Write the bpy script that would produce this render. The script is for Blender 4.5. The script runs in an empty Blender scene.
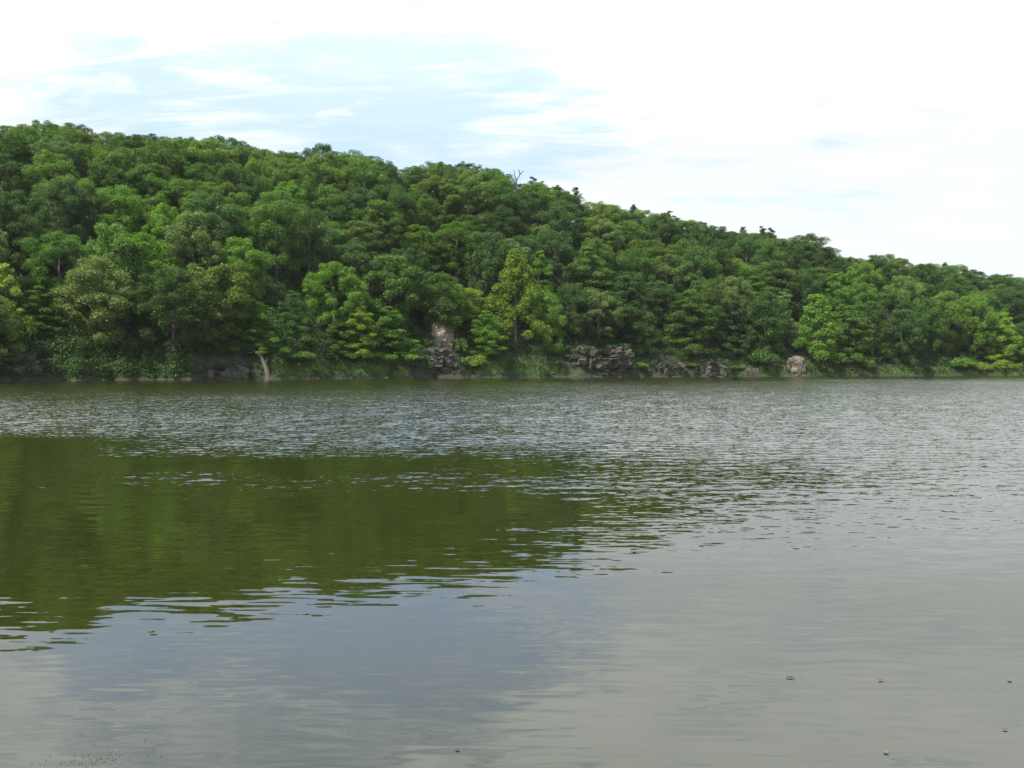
import bpy, bmesh, math, random
import numpy as np
from mathutils import Vector, Matrix, noise as mnoise

random.seed(11)
RNG = np.random.default_rng(11)
sc = bpy.context.scene
COL = sc.collection

# ------------------------------------------------------------------ camera constants
CAM_H, F, CX, HY = 1.7, 950.0, 512.0, 370.0     # eye height, focal length in pixels, centre column, horizon row

# ------------------------------------------------------------------ helpers
def link(o, parent=None):
    COL.objects.link(o)
    if parent is not None:
        o.parent = parent
    return o

def np_mesh(name, verts, faces, mat=None, smooth=False):
    """faces: (n,4) or (n,3) int array"""
    me = bpy.data.meshes.new(name)
    nv, (nf, k) = len(verts), faces.shape
    me.vertices.add(nv)
    me.vertices.foreach_set('co', np.ascontiguousarray(verts, dtype=np.float32).ravel())
    me.loops.add(nf * k)
    me.loops.foreach_set('vertex_index', np.ascontiguousarray(faces, dtype=np.int32).ravel())
    me.polygons.add(nf)
    me.polygons.foreach_set('loop_start', np.arange(0, nf * k, k, dtype=np.int32))
    me.polygons.foreach_set('loop_total', np.full(nf, k, dtype=np.int32))
    if smooth:
        me.polygons.foreach_set('use_smooth', np.ones(nf, dtype=bool))
    me.update(calc_edges=True)
    me.validate()
    if mat:
        me.materials.append(mat)
    return me

def thing(name, label, cat, loc=(0, 0, 0), rz=0.0, group=None):
    o = bpy.data.objects.new(name, None)
    o.empty_display_size = 0.5
    link(o)
    o.location = loc
    o.rotation_euler = (0, 0, rz)
    tag(o, label, cat, group)
    return o

def tag(o, label=None, cat=None, group=None, kind=None):
    if label: o['label'] = label
    if cat: o['category'] = cat
    if group: o['group'] = group
    if kind: o['kind'] = kind
    return o

def smooth(a, b, x):
    t = np.clip((x - a) / (b - a), 0, 1)
    return t * t * (3 - 2 * t)

# ------------------------------------------------------------------ materials
def new_mat(name):
    m = bpy.data.materials.new(name)
    m.use_nodes = True
    nt = m.node_tree
    return m, nt, nt.nodes, nt.links, nt.nodes['Principled BSDF']

def ramp(nd, stops):
    r = nd.new('ShaderNodeValToRGB')
    cr = r.color_ramp
    while len(cr.elements) < len(stops):
        cr.elements.new(0.5)
    for e, (p, c) in zip(cr.elements, stops):
        e.position = p
        e.color = (*c, 1)
    return r

def foliage_material():
    m, nt, nd, ln, bs = new_mat('leaves')
    oi = nd.new('ShaderNodeObjectInfo')
    ge = nd.new('ShaderNodeNewGeometry')
    mr = nd.new('ShaderNodeMapRange'); mr.inputs['To Min'].default_value = 0.68; mr.inputs['To Max'].default_value = 1.32
    ln.new(ge.outputs['Random Per Island'], mr.inputs['Value'])
    tc = nd.new('ShaderNodeTexCoord')
    nz = nd.new('ShaderNodeTexNoise'); nz.inputs['Scale'].default_value = 0.55; nz.inputs['Detail'].default_value = 2
    ln.new(tc.outputs['Object'], nz.inputs['Vector'])
    mh = nd.new('ShaderNodeMapRange'); mh.inputs['From Min'].default_value = .3; mh.inputs['From Max'].default_value = .7
    mh.inputs['To Min'].default_value = .492; mh.inputs['To Max'].default_value = .51
    ln.new(nz.outputs['Fac'], mh.inputs['Value'])
    hs = nd.new('ShaderNodeHueSaturation')
    ln.new(oi.outputs['Color'], hs.inputs['Color'])
    ln.new(mr.outputs['Result'], hs.inputs['Value'])
    ln.new(mh.outputs['Result'], hs.inputs['Hue'])
    ln.new(hs.outputs['Color'], bs.inputs['Base Color'])
    bs.inputs['Roughness'].default_value = 0.5
    bs.inputs['Specular IOR Level'].default_value = 0.35
    tr = nd.new('ShaderNodeBsdfTranslucent')
    mx = nd.new('ShaderNodeMix'); mx.data_type = 'RGBA'; mx.blend_type = 'MULTIPLY'; mx.inputs[0].default_value = 1
    ln.new(hs.outputs['Color'], mx.inputs[6]); mx.inputs[7].default_value = (1.35, 1.45, 0.6, 1)
    ln.new(mx.outputs[2], tr.inputs['Color'])
    ms = nd.new('ShaderNodeMixShader'); ms.inputs[0].default_value = 0.30
    ln.new(bs.outputs[0], ms.inputs[1]); ln.new(tr.outputs[0], ms.inputs[2])
    ln.new(ms.outputs[0], nd['Material Output'].inputs['Surface'])
    return m

def bark_material(name, c1, c2):
    m, nt, nd, ln, bs = new_mat(name)
    tc = nd.new('ShaderNodeTexCoord')
    mp = nd.new('ShaderNodeMapping'); mp.inputs['Scale'].default_value = (6, 6, 1.2)
    nz = nd.new('ShaderNodeTexNoise'); nz.inputs['Scale'].default_value = 2; nz.inputs['Detail'].default_value = 5
    ln.new(tc.outputs['Object'], mp.inputs['Vector']); ln.new(mp.outputs[0], nz.inputs['Vector'])
    r = ramp(nd, [(.3, c1), (.7, c2)])
    ln.new(nz.outputs['Fac'], r.inputs['Fac']); ln.new(r.outputs['Color'], bs.inputs['Base Color'])
    bp = nd.new('ShaderNodeBump'); bp.inputs['Strength'].default_value = .6; bp.inputs['Distance'].default_value = .05
    ln.new(nz.outputs['Fac'], bp.inputs['Height']); ln.new(bp.outputs[0], bs.inputs['Normal'])
    bs.inputs['Roughness'].default_value = .9
    return m

def rock_material(name, dark, mid, light):
    m, nt, nd, ln, bs = new_mat(name)
    tc = nd.new('ShaderNodeTexCoord')
    mp = nd.new('ShaderNodeMapping'); mp.inputs['Scale'].default_value = (1, 1, .55)
    nz = nd.new('ShaderNodeTexNoise'); nz.inputs['Scale'].default_value = .9; nz.inputs['Detail'].default_value = 8; nz.inputs['Roughness'].default_value = .65
    vo = nd.new('ShaderNodeTexVoronoi'); vo.feature = 'DISTANCE_TO_EDGE'; vo.inputs['Scale'].default_value = .8
    ln.new(tc.outputs['Object'], mp.inputs['Vector'])
    wv = nd.new('ShaderNodeVectorMath'); wv.operation = 'ADD'
    ln.new(mp.outputs[0], nz.inputs['Vector'])
    ln.new(mp.outputs[0], wv.inputs[0]); ln.new(nz.outputs['Color'], wv.inputs[1])
    ln.new(wv.outputs[0], vo.inputs['Vector'])
    r = ramp(nd, [(.3, dark), (.5, mid), (.72, light)])
    ln.new(nz.outputs['Fac'], r.inputs['Fac'])
    cr = nd.new('ShaderNodeMapRange'); cr.inputs['From Max'].default_value = .06; cr.inputs['To Min'].default_value = .35
    ln.new(vo.outputs['Distance'], cr.inputs['Value'])
    mu = nd.new('ShaderNodeMix'); mu.data_type = 'RGBA'; mu.blend_type = 'MULTIPLY'; mu.inputs[0].default_value = 1
    ln.new(r.outputs['Color'], mu.inputs[6]); ln.new(cr.outputs['Result'], mu.inputs[7])
    # moss on ledges
    nm = nd.new('ShaderNodeTexNoise'); nm.inputs['Scale'].default_value = .6; nm.inputs['Detail'].default_value = 4
    ln.new(tc.outputs['Object'], nm.inputs['Vector'])
    rm = ramp(nd, [(.52, (0, 0, 0)), (.62, (1, 1, 1))])
    ln.new(nm.outputs['Fac'], rm.inputs['Fac'])
    ms = nd.new('ShaderNodeMix'); ms.data_type = 'RGBA'
    ln.new(rm.outputs['Color'], ms.inputs[0]); ln.new(mu.outputs[2], ms.inputs[6]); ms.inputs[7].default_value = (.04, .06, .02, 1)
    ln.new(ms.outputs[2], bs.inputs['Base Color'])
    bp = nd.new('ShaderNodeBump'); bp.inputs['Strength'].default_value = .8; bp.inputs['Distance'].default_value = .25
    ln.new(nz.outputs['Fac'], bp.inputs['Height']); ln.new(bp.outputs[0], bs.inputs['Normal'])
    bs.inputs['Roughness'].default_value = .9
    return m

def ground_material():
    m, nt, nd, ln, bs = new_mat('woodland_soil')
    ge = nd.new('ShaderNodeNewGeometry')
    n1 = nd.new('ShaderNodeTexNoise'); n1.inputs['Scale'].default_value = .25; n1.inputs['Detail'].default_value = 6
    n2 = nd.new('ShaderNodeTexNoise'); n2.inputs['Scale'].default_value = 3; n2.inputs['Detail'].default_value = 5
    ln.new(ge.outputs['Position'], n1.inputs['Vector']); ln.new(ge.outputs['Position'], n2.inputs['Vector'])
    r1 = ramp(nd, [(.35, (.034, .028, .018)), (.5, (.022, .026, .012)), (.68, (.030, .042, .014))])
    ln.new(n1.outputs['Fac'], r1.inputs['Fac'])
    r2 = ramp(nd, [(.35, (.35, .35, .35)), (.65, (1.5, 1.5, 1.5))])
    ln.new(n2.outputs['Fac'], r2.inputs['Fac'])
    mu = nd.new('ShaderNodeMix'); mu.data_type = 'RGBA'; mu.blend_type = 'MULTIPLY'; mu.inputs[0].default_value = 1
    ln.new(r1.outputs['Color'], mu.inputs[6]); ln.new(r2.outputs['Color'], mu.inputs[7])
    ln.new(mu.outputs[2], bs.inputs['Base Color'])
    bs.inputs['Roughness'].default_value = 1
    return m

def plain(name, c, rough=.8, var=.0):
    m, nt, nd, ln, bs = new_mat(name)
    ge = nd.new('ShaderNodeNewGeometry')
    hs = nd.new('ShaderNodeHueSaturation'); hs.inputs['Color'].default_value = (*c, 1)
    mr = nd.new('ShaderNodeMapRange'); mr.inputs['To Min'].default_value = 1 - var; mr.inputs['To Max'].default_value = 1 + var
    ln.new(ge.outputs['Random Per Island'], mr.inputs['Value']); ln.new(mr.outputs[0], hs.inputs['Value'])
    ln.new(hs.outputs['Color'], bs.inputs['Base Color'])
    bs.inputs['Roughness'].default_value = rough
    return m

LEAF = foliage_material()
BARK = bark_material('bark', (.045, .037, .029), (.15, .128, .10))
PALEBARK = bark_material('pale_bark', (.05, .043, .032), (.14, .12, .095))
ROCK = rock_material('grey_rock', (.026, .023, .02), (.068, .061, .053), (.13, .115, .10))
TAN = rock_material('tan_rock', (.07, .055, .042), (.15, .122, .096), (.26, .215, .17))
BROWN = rock_material('brown_rock', (.026, .022, .018), (.066, .054, .044), (.13, .106, .086))
SOIL = ground_material()
GRASS = plain('grass_blades', (.068, .125, .02), .7, .45)

# ------------------------------------------------------------------ terrain functions
TH = np.radians(np.array([-180, -97, -88, -60, -40, -28.3, -15.4, -4.9, 5.3, 16.9, 28.3, 40, 60, 88, 97, 180.]))
RS = np.array([1.3, 1.3, 60, 120, 152, 170, 181.5, 206, 229, 259, 309, 365, 420, 300, 1.3, 1.3])
SKY = np.array([(-200, 140), (-100, 136), (0, 131), (20, 126), (45, 121), (70, 124), (100, 130), (130, 132), (165, 135), (200, 139), (225, 137), (262, 147),
                (290, 153), (305, 147), (320, 144), (335, 149), (355, 150), (372, 158), (390, 162), (420, 165), (435, 161), (455, 159), (470, 164), (495, 168),
                (520, 178), (540, 182), (562, 187), (600, 202), (640, 209), (670, 213), (700, 220), (725, 227), (745, 229), (765, 228), (785, 237), (800, 234),
                (815, 240), (835, 254), (860, 258), (880, 254), (900, 257), (925, 262), (940, 260), (965, 266), (990, 270), (1024, 279), (1150, 290), (1300, 300)], float)
DEPTH = 72.0
TREE_H = 11.8

def shore_r(th, wob=True):
    r = np.interp(th, TH, RS)
    if wob:
        r = r + 1.1 * np.sin(th * 61) + .7 * np.sin(th * 137 + 1) + .4 * np.sin(th * 301 + 2)
    return r

def px_of(th):
    return CX + F * np.tan(np.clip(th, -1.2, 1.2))

def crest_z(th):
    px = px_of(th)
    s = np.interp(px, SKY[:, 0], SKY[:, 1])
    k = np.cumsum  # noqa
    dep = (shore_r(th, False) * np.cos(np.clip(th, -1.0, 1.0))) + DEPTH
    z = CAM_H + (HY - s) / F * dep - TREE_H
    return np.clip(z, 3, 60) * smooth(1.6, 0.9, np.abs(th))

def ground(X, Y):
    X = np.asarray(X, float); Y = np.asarray(Y, float)
    r = np.hypot(X, Y); th = np.arctan2(X, Y)
    rs = shore_r(th)
    d = r - rs
    # smoothed crest height
    zc = sum(crest_z(th + o) for o in (-.05, -.025, 0, .025, .05)) / 5
    L = DEPTH / np.cos(np.clip(th, -.9, .9))
    t = d / L
    up = np.clip(t, 0, 1)
    hill = zc * (1 - (1 - up) ** 1.25) * np.where(t > 1, 1 - .55 * smooth(1.05, 2.6, t), 1)
    bank = 1.3 * (1 - np.exp(-np.clip(d, 0, None) / 1.2))
    front = np.where(d < 0, -2.5 * np.clip(-d / 14, 0, 1), bank + hill)
    near = .16 - .42 * np.clip(r - .8, 0, None)
    z = np.where(np.abs(th) > np.radians(97), .15 + .02 * np.clip(r, 0, 60), np.maximum(front, np.maximum(near, -2.5)))
    wob = .35 * np.sin(X * .31 + .4 * Y) + .3 * np.sin(Y * .43 - X * .17)
    return z + wob * smooth(3, 12, d)

def build_terrain():
    ths = np.concatenate([np.radians(np.linspace(-180, -46, 40)), np.radians(np.linspace(-45, 45, 361)), np.radians(np.linspace(46, 180, 40))])
    rad = np.concatenate([[0.01, .8, 1.2, 1.8, 3, 5, 8, 14, 24, 40, 70, 100], np.arange(125, 470, 1.6), [500, 560, 650, 800, 1100, 1600, 2500]])
    T, R = np.meshgrid(ths, rad)
    X, Y = R * np.sin(T), R * np.cos(T)
    Z = ground(X, Y)
    V = np.stack([X, Y, Z], -1).reshape(-1, 3)
    n, m = len(rad), len(ths)
    i = np.arange(n - 1)[:, None] * m + np.arange(m - 1)[None]
    Fc = np.stack([i, i + m, i + m + 1, i + 1], -1).reshape(-1, 4)
    o = link(bpy.data.objects.new('ground', np_mesh('ground', V, Fc, SOIL, True)))
    tag(o, kind='structure')
build_terrain()

# ------------------------------------------------------------------ water
def vnoise(x, y, seed=0):
    """smooth value noise on arrays"""
    xi, yi = np.floor(x).astype(int), np.floor(y).astype(int)
    fx, fy = x - xi, y - yi
    fx, fy = fx * fx * (3 - 2 * fx), fy * fy * (3 - 2 * fy)
    def h(a, b):
        v = np.sin(a * 127.1 + b * 311.7 + seed * 74.7) * 43758.5453
        return v - np.floor(v)
    return (h(xi, yi) * (1 - fx) + h(xi + 1, yi) * fx) * (1 - fy) + (h(xi, yi + 1) * (1 - fx) + h(xi + 1, yi + 1) * fx) * fy

def rough_mask(X, Y):
    n = vnoise(X * .18, Y * .35, 1) - .5 + .5 * (vnoise(X * .6, Y * .9, 2) - .5)
    e = (Y - (11.9 - .42 * X)) + 6.5 * n
    return smooth(-5.0, 16.0, e)

def water_material():
    m, nt, nd, ln, bs = new_mat('lake_water')
    bs.inputs['Base Color'].default_value = (.019, .022, .004, 1)
    bs.inputs['Roughness'].default_value = 0.0
    bs.inputs['IOR'].default_value = 1.42
    ge = nd.new('ShaderNodeNewGeometry')
    at = nd.new('ShaderNodeAttribute'); at.attribute_name = 'roughness_of_wind'
    def slopes(scale, vec, detail):
        mp = nd.new('ShaderNodeMapping'); mp.inputs['Scale'].default_value = vec
        mp.inputs['Rotation'].default_value = (0, 0, math.radians(6))
        nz = nd.new('ShaderNodeTexNoise'); nz.inputs['Scale'].default_value = scale; nz.inputs['Detail'].default_value = detail
        ln.new(ge.outputs['Position'], mp.inputs['Vector']); ln.new(mp.outputs[0], nz.inputs['Vector'])
        sb = nd.new('ShaderNodeVectorMath'); sb.operation = 'SUBTRACT'; sb.inputs[1].default_value = (.5, .5, .5)
        ln.new(nz.outputs['Color'], sb.inputs[0])
        return sb
    def amp_of(calm, rough):
        r = nd.new('ShaderNodeMapRange'); r.inputs['To Min'].default_value = calm; r.inputs['To Max'].default_value = rough
        ln.new(at.outputs['Fac'], r.inputs['Value'])
        return r
    acc = None
    for scale, vec, det, calm, rough in ((1.0, (2.7, 15.0, 1), .6, .055, .24), (1.0, (9, 16, 1), 1.0, .011, .46), (1.0, (.5, 1.3, 1), 2, .014, .08)):
        s = slopes(scale, vec, det); a = amp_of(calm, rough)
        k = nd.new('ShaderNodeVectorMath'); k.operation = 'SCALE'
        ln.new(s.outputs[0], k.inputs[0]); ln.new(a.outputs[0], k.inputs['Scale'])
        if acc is None:
            acc = k
        else:
            ad = nd.new('ShaderNodeVectorMath'); ad.operation = 'ADD'
            ln.new(acc.outputs[0], ad.inputs[0]); ln.new(k.outputs[0], ad.inputs[1]); acc = ad
    fl = nd.new('ShaderNodeVectorMath'); fl.operation = 'MULTIPLY'; fl.inputs[1].default_value = (.6, 1, 0)
    ln.new(acc.outputs[0], fl.inputs[0])
    # wind from the far bank leaves the ripples steeper on the face towards the near bank
    lean = nd.new('ShaderNodeCombineXYZ')
    lm = nd.new('ShaderNodeMath'); lm.operation = 'MULTIPLY'; lm.inputs[1].default_value = -.055
    ln.new(at.outputs['Fac'], lm.inputs[0]); ln.new(lm.outputs[0], lean.inputs['Y'])
    a0 = nd.new('ShaderNodeVectorMath'); a0.operation = 'ADD'
    ln.new(fl.outputs[0], a0.inputs[0]); ln.new(lean.outputs[0], a0.inputs[1])
    ad = nd.new('ShaderNodeVectorMath'); ad.operation = 'ADD'
    ln.new(ge.outputs['Normal'], ad.inputs[0]); ln.new(a0.outputs[0], ad.inputs[1])
    no = nd.new('ShaderNodeVectorMath'); no.operation = 'NORMALIZE'
    ln.new(ad.outputs[0], no.inputs[0]); ln.new(no.outputs[0], bs.inputs['Normal'])
    return m

def build_water():
    th = np.concatenate([np.radians([-86, -75, -62, -52, -44, -38, -34]), np.radians(np.linspace(-31, 31, 720)), np.radians([34, 38, 44, 52, 62, 75, 86])])
    ys = [1.0]
    while ys[-1] < 345:
        ys.append(ys[-1] + min(max(.0028 * ys[-1], .05), .22))
    ys = np.array(ys)
    dY = np.gradient(ys)
    TT, YY = np.meshgrid(np.tan(th), ys)
    X = np.clip(TT * YY, -450, 450)
    X[:, 0] = -450; X[:, -1] = 450
    Y = YY
    M = rough_mask(X, Y)
    # sheltered fringe along the far bank
    thv = np.arctan2(X, Y); dist = shore_r(thv, False) - np.hypot(X, Y)
    px = px_of(thv)
    lee = smooth(75, 12, dist) * smooth(860, 560, px)
    gust = .70 + .60 * (.6 * vnoise(X * .05, Y * .018, 5) + .4 * vnoise(X * .16, Y * .07, 6))
    Mw = M * (1 - .93 * lee) * gust
    Z = np.zeros_like(X)
    rng = np.random.default_rng(3)
    dYg = np.maximum(dY[:, None], 1e-3) * np.ones_like(X)
    lim = np.maximum(dYg, np.abs(YY) * np.radians(62 / 720) * .8)
    ncomp = 44
    for i in range(ncomp):
        lam = .26 * (.75 / .26) ** rng.random()
        a = math.radians(rng.normal(-6, 30))
        k = 2 * math.pi / lam
        ph = rng.random() * 6.283
        slope = .0085
        A = slope / k
        w = smooth(2.0, 3.6, lam / lim)
        Z += A * w * np.sin(k * (X * math.sin(a) + Y * math.cos(a)) + ph)
    Z *= Mw * 1.15
    V = np.stack([X, Y, Z], -1).reshape(-1, 3)
    n, m = X.shape
    i = np.arange(n - 1)[:, None] * m + np.arange(m - 1)[None]
    Fc = np.stack([i, i + 1, i + m + 1, i + m], -1).reshape(-1, 4)
    me = np_mesh('water', V, Fc, water_material(), True)
    at = me.attributes.new('roughness_of_wind', 'FLOAT', 'POINT')
    at.data.foreach_set('value', Mw.astype(np.float32).ravel())
    o = link(bpy.data.objects.new('water', me))
    tag(o, kind='structure')
build_water()

# ------------------------------------------------------------------ foliage building
def leaves_from(lobes, rng, leaf, up=.45, upper=.35):
    """lobes: list of (cx,cy,cz, rx, rz, n). Returns verts (4n,3), faces."""
    P, N = [], []
    lobes = [(*q[:5], int(q[5] * 1.45)) for q in lobes]
    leaf = leaf * .78
    for cx, cy, cz, rx, rz, n in lobes:
        d = rng.normal(size=(n, 3)); d[:, 2] += upper * 1.2
        d /= np.linalg.norm(d, axis=1, keepdims=True)
        rad = rng.random(n) ** .33
        rad = .30 + .65 * rad + rng.normal(0, .13, n)
        p = d * rad[:, None] * np.array([rx, rx, rz]) + np.array([cx, cy, cz])
        nn = .55 * d + np.array([0, 0, up + .10]) + rng.normal(0, .5, (n, 3))
        P.append(p); N.append(nn)
    P = np.concatenate(P); N = np.concatenate(N)
    N /= np.linalg.norm(N, axis=1, keepdims=True)
    n = len(P)
    a = rng.normal(size=(n, 3))
    u = np.cross(N, a); u /= np.linalg.norm(u, axis=1, keepdims=True)
    v = np.cross(N, u)
    l = leaf * (.6 + .8 * rng.random(n))[:, None]; w = l * (.5 + .25 * rng.random(n))[:, None]
    bend = N * l * .12
    V = np.stack([P - u * l * .5 - bend, P - v * w * .5 + bend, P + u * l * .5 - bend, P + v * w * .5 + bend], 1).reshape(-1, 3)
    Fc = np.arange(4 * n).reshape(-1, 4)
    return V, Fc

def tube(pts, radii, k=7):
    V, Fs = [], []
    for j, (p, r) in enumerate(zip(pts, radii)):
        p = np.array(p)
        q = np.array(pts[min(j + 1, len(pts) - 1)]) - np.array(pts[max(j - 1, 0)])
        q = q / (np.linalg.norm(q) + 1e-9)
        a = np.cross(q, [0.3, .9, .1]); a /= np.linalg.norm(a); b = np.cross(q, a)
        for i in range(k):
            t = 2 * math.pi * i / k
            V.append(p + r * (math.cos(t) * a + math.sin(t) * b))
    for j in range(len(pts) - 1):
        for i in range(k):
            Fs.append((j * k + i, j * k + (i + 1) % k, (j + 1) * k + (i + 1) % k, (j + 1) * k + i))
    return np.array(V), np.array(Fs)

def join(parts):
    V, Fs, o = [], [], 0
    for v, f in parts:
        V.append(v); Fs.append(f + o); o += len(v)
    return np.concatenate(V), np.concatenate(Fs)

def trunk_parts(H, lobes, rng, r0=None, nlimb=12, lean=.03):
    r0 = r0 or H * .017
    top = H * .86
    bx, by = rng.normal(0, lean, 2) * H
    def at(z):
        s = z / top
        return np.array([bx * s * s, by * s * s, z])
    zs = np.linspace(-1.2, top, 9)
    parts = [tube([at(z) + (np.array([*rng.normal(0, .06, 2), 0]) if 0 < z < top else 0) for z in zs],
                  [r0 * (1.35 if z < 0 else (1 - .88 * max(z, 0) / top)) for z in zs], 8)]
    idx = rng.permutation(len(lobes))[:nlimb]
    for i in idx:
        c = np.array(lobes[i][:3])
        z0 = max(H * .12, c[2] - .5 * math.hypot(c[0], c[1]) - .5)
        z0 = min(z0, top * .95)
        a = at(z0)
        mid = (a + c) / 2 + np.array([0, 0, .25]) + rng.normal(0, .2, 3)
        rr = r0 * .42 * (1 - .6 * z0 / top)
        parts.append(tube([a, mid, c], [rr, rr * .6, rr * .2], 5))
    return join(parts)

PROTO = {}
def add_proto(key, form, H, R, lobes, leaf, rng, up=.45, upper=.35, nlimb=12, r0=None):
    V, Fc = leaves_from(lobes, rng, leaf, up, upper)
    cm = np_mesh('crown', V, Fc, LEAF)
    tv, tf = trunk_parts(H, lobes, rng, r0, nlimb)
    tm = np_mesh('trunk', tv, tf, BARK, True)
    PROTO[key] = dict(form=form, H=V[:, 2].max(), R=np.percentile(np.hypot(V[:, 0], V[:, 1]), 96), crown=cm, trunk=tm)

def dome(key, form, seed, H, R, zb, nl, r1, r2, leaf, per, flat=.75, squash=1.0, power=.5):
    rng = np.random.default_rng(seed)
    L = []
    hc = (H - zb)
    for i in range(nl):
        s = (i + .5) / nl                          # 0 bottom .. 1 top
        z = zb + hc * min(1, max(0, s ** .85 + rng.normal(0, .05)))
        prof = (max(0, 1 - ((s - .38) / .64) ** 2)) ** power if s > .38 else .72 + .28 * s / .38
        a = i * 2.399963 + rng.normal(0, .35)
        rr = R * prof * (rng.uniform(.45, 1.04))
        rl = rng.uniform(r1, r2) * (1.0 if s < .8 else .8)
        L.append((rr * math.cos(a) * .9, rr * math.sin(a) * .9, z - rl * .45, rl, rl * flat, int(per * (rl / r1) ** 1.6)))
    # irregular big boughs that break the outline
    for i in range(5):
        a = rng.uniform(0, 6.28); z = zb + hc * rng.uniform(.35, .85); rr = R * rng.uniform(.7, 1.05)
        rl = rng.uniform(r1, r2)
        L.append((rr * math.cos(a), rr * math.sin(a), z, rl, rl * flat, int(per * (rl / r1) ** 1.6)))
    # upright leader sprigs that make the outline bristle
    for i in range(16):
        a = rng.uniform(0, 6.28); q = rng.random() ** .7
        rr = R * q * .85; z = H - (H - zb) * .42 * q ** 2.2 - .1
        L.append((rr * math.cos(a), rr * math.sin(a), z, rng.uniform(.18, .34), rng.uniform(.5, 1.0), int(per * .14)))
    add_proto(key, form, H, R, L, leaf, rng)

def layered(key, form, seed, H, R, zb, tiers, leaf, per, cone=.6):
    rng = np.random.default_rng(seed)
    L = []
    for t in range(tiers):
        s = t / (tiers - 1)
        z = zb + (H - zb) * s
        rt = R * ((1 - s) ** cone * .85 + .15) * rng.uniform(.8, 1.1)
        nb = max(3, int(7 * rt / R + 2))
        for b in range(nb):
            a = 6.283 * b / nb + rng.uniform(-.6, .6) + t
            z = zb + (H - zb) * np.clip(s + rng.uniform(-.7, .7) / tiers, 0, 1)
            rr = rt * rng.uniform(.3, 1.08)
            rl = rng.uniform(.7, 1.45) * (.6 + .4 * rt / R)
            L.append((rr * math.cos(a), rr * math.sin(a), z + rng.normal(0, .4) - .16 * rr, rl, rl * rng.uniform(.42, .8), int(per * rl ** 1.3)))
            if rng.random() < .7:
                r2 = rr * .5
                L.append((r2 * math.cos(a), r2 * math.sin(a), z + rng.normal(0, .3), rl * .9, rl * .4, int(per * .8)))
    add_proto(key, form, H, R, L, leaf, rng, up=.75, upper=.2)

def cone_tree(key, form, seed, H, R, zb, nl, leaf, per, ex=.8, rl0=.9):
    rng = np.random.default_rng(seed)
    L = []
    for i in range(nl):
        s = ((i + .5) / nl) ** .9
        z = zb + (H - zb) * s
        rt = R * (1 - s) ** ex + .25
        a = i * 2.4 + rng.normal(0, .4)
        rr = rt * rng.uniform(.35, 1.0)
        rl = rl0 * rng.uniform(.75, 1.35) * (1.1 - .4 * s)
        L.append((rr * math.cos(a), rr * math.sin(a), z, rl, rl * .95, int(per * (rl / rl0) ** 1.5)))
    add_proto(key, form, H, R, L, leaf, rng)

def pine(key, form, seed, H, R, zb, leaf, per):
    rng = np.random.default_rng(seed)
    L = []
    z = zb
    while z < H - .3:
        s = (z - zb) / (H - zb)
        rt = R * (1 - s) ** .75 + .2
        nb = rng.integers(3, 6)
        a0 = rng.uniform(0, 6.28)
        for b in range(nb):
            if rng.random() < .12: continue
            a = a0 + 6.283 * b / nb + rng.normal(0, .5)
            ln_ = rt * rng.uniform(.3, 1.15); dz = rng.normal(0, .3); lift = rng.uniform(.15, .8)
            for q in (.45, .75, 1.0):
                r_ = ln_ * q
                L.append((r_ * math.cos(a), r_ * math.sin(a), z + dz + lift * r_ * (.4 + .6 * s), .40, .48, int(per * (1.2 if q == 1 else .8))))
        z += rng.uniform(.55, .95)
    L.append((0, 0, H - .2, .25, .5, per))
    add_proto(key, form, H, R, L, leaf, rng, nlimb=30)

def bush(key, form, seed, H, R, nl, leaf, per):
    rng = np.random.default_rng(seed)
    L = []
    for i in range(nl):
        a = rng.uniform(0, 6.28); rr = R * math.sqrt(rng.random()) * .85
        z = H * (.25 + .6 * rng.random() * (1 - (rr / R) ** 2))
        rl = rng.uniform(.45, .8)
        L.append((rr * math.cos(a), rr * math.sin(a), z, rl, rl * .75, per))
    add_proto(key, form, H, R, L, leaf, rng, r0=.07, nlimb=9)

# broad rounded crowns of the closed wood
dome('dome_a', 'domed', 21, 17, 6.0, 2.6, 104, .75, 1.5, .30, 120, flat=1.0)
dome('dome_b', 'lumpy', 22, 17, 6.2, 2.4, 78, .8, 2.0, .31, 128, flat=.95)
dome('dome_c', 'domed', 23, 16.5, 5.6, 2.4, 118, .65, 1.3, .29, 110, flat=1.05)
dome('dome_d', 'lumpy', 24, 18, 6.0, 2.8, 84, .7, 1.9, .31, 122, flat=.9)
dome('tall_a', 'tall upright', 25, 19, 4.8, 2.8, 104, .65, 1.4, .30, 118, power=.6, flat=1.1)
dome('tall_b', 'tall upright', 26, 19, 4.3, 2.4, 96, .65, 1.4, .30, 118, flat=1.1, power=.7)
dome('fuzz_a', 'feathery', 27, 16.5, 5.4, 2.2, 150, .5, 1.0, .25, 100, flat=1.1)
dome('fuzz_b', 'feathery', 28, 17, 5.0, 2.2, 155, .5, 1.0, .25, 96, flat=1.2)
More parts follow.
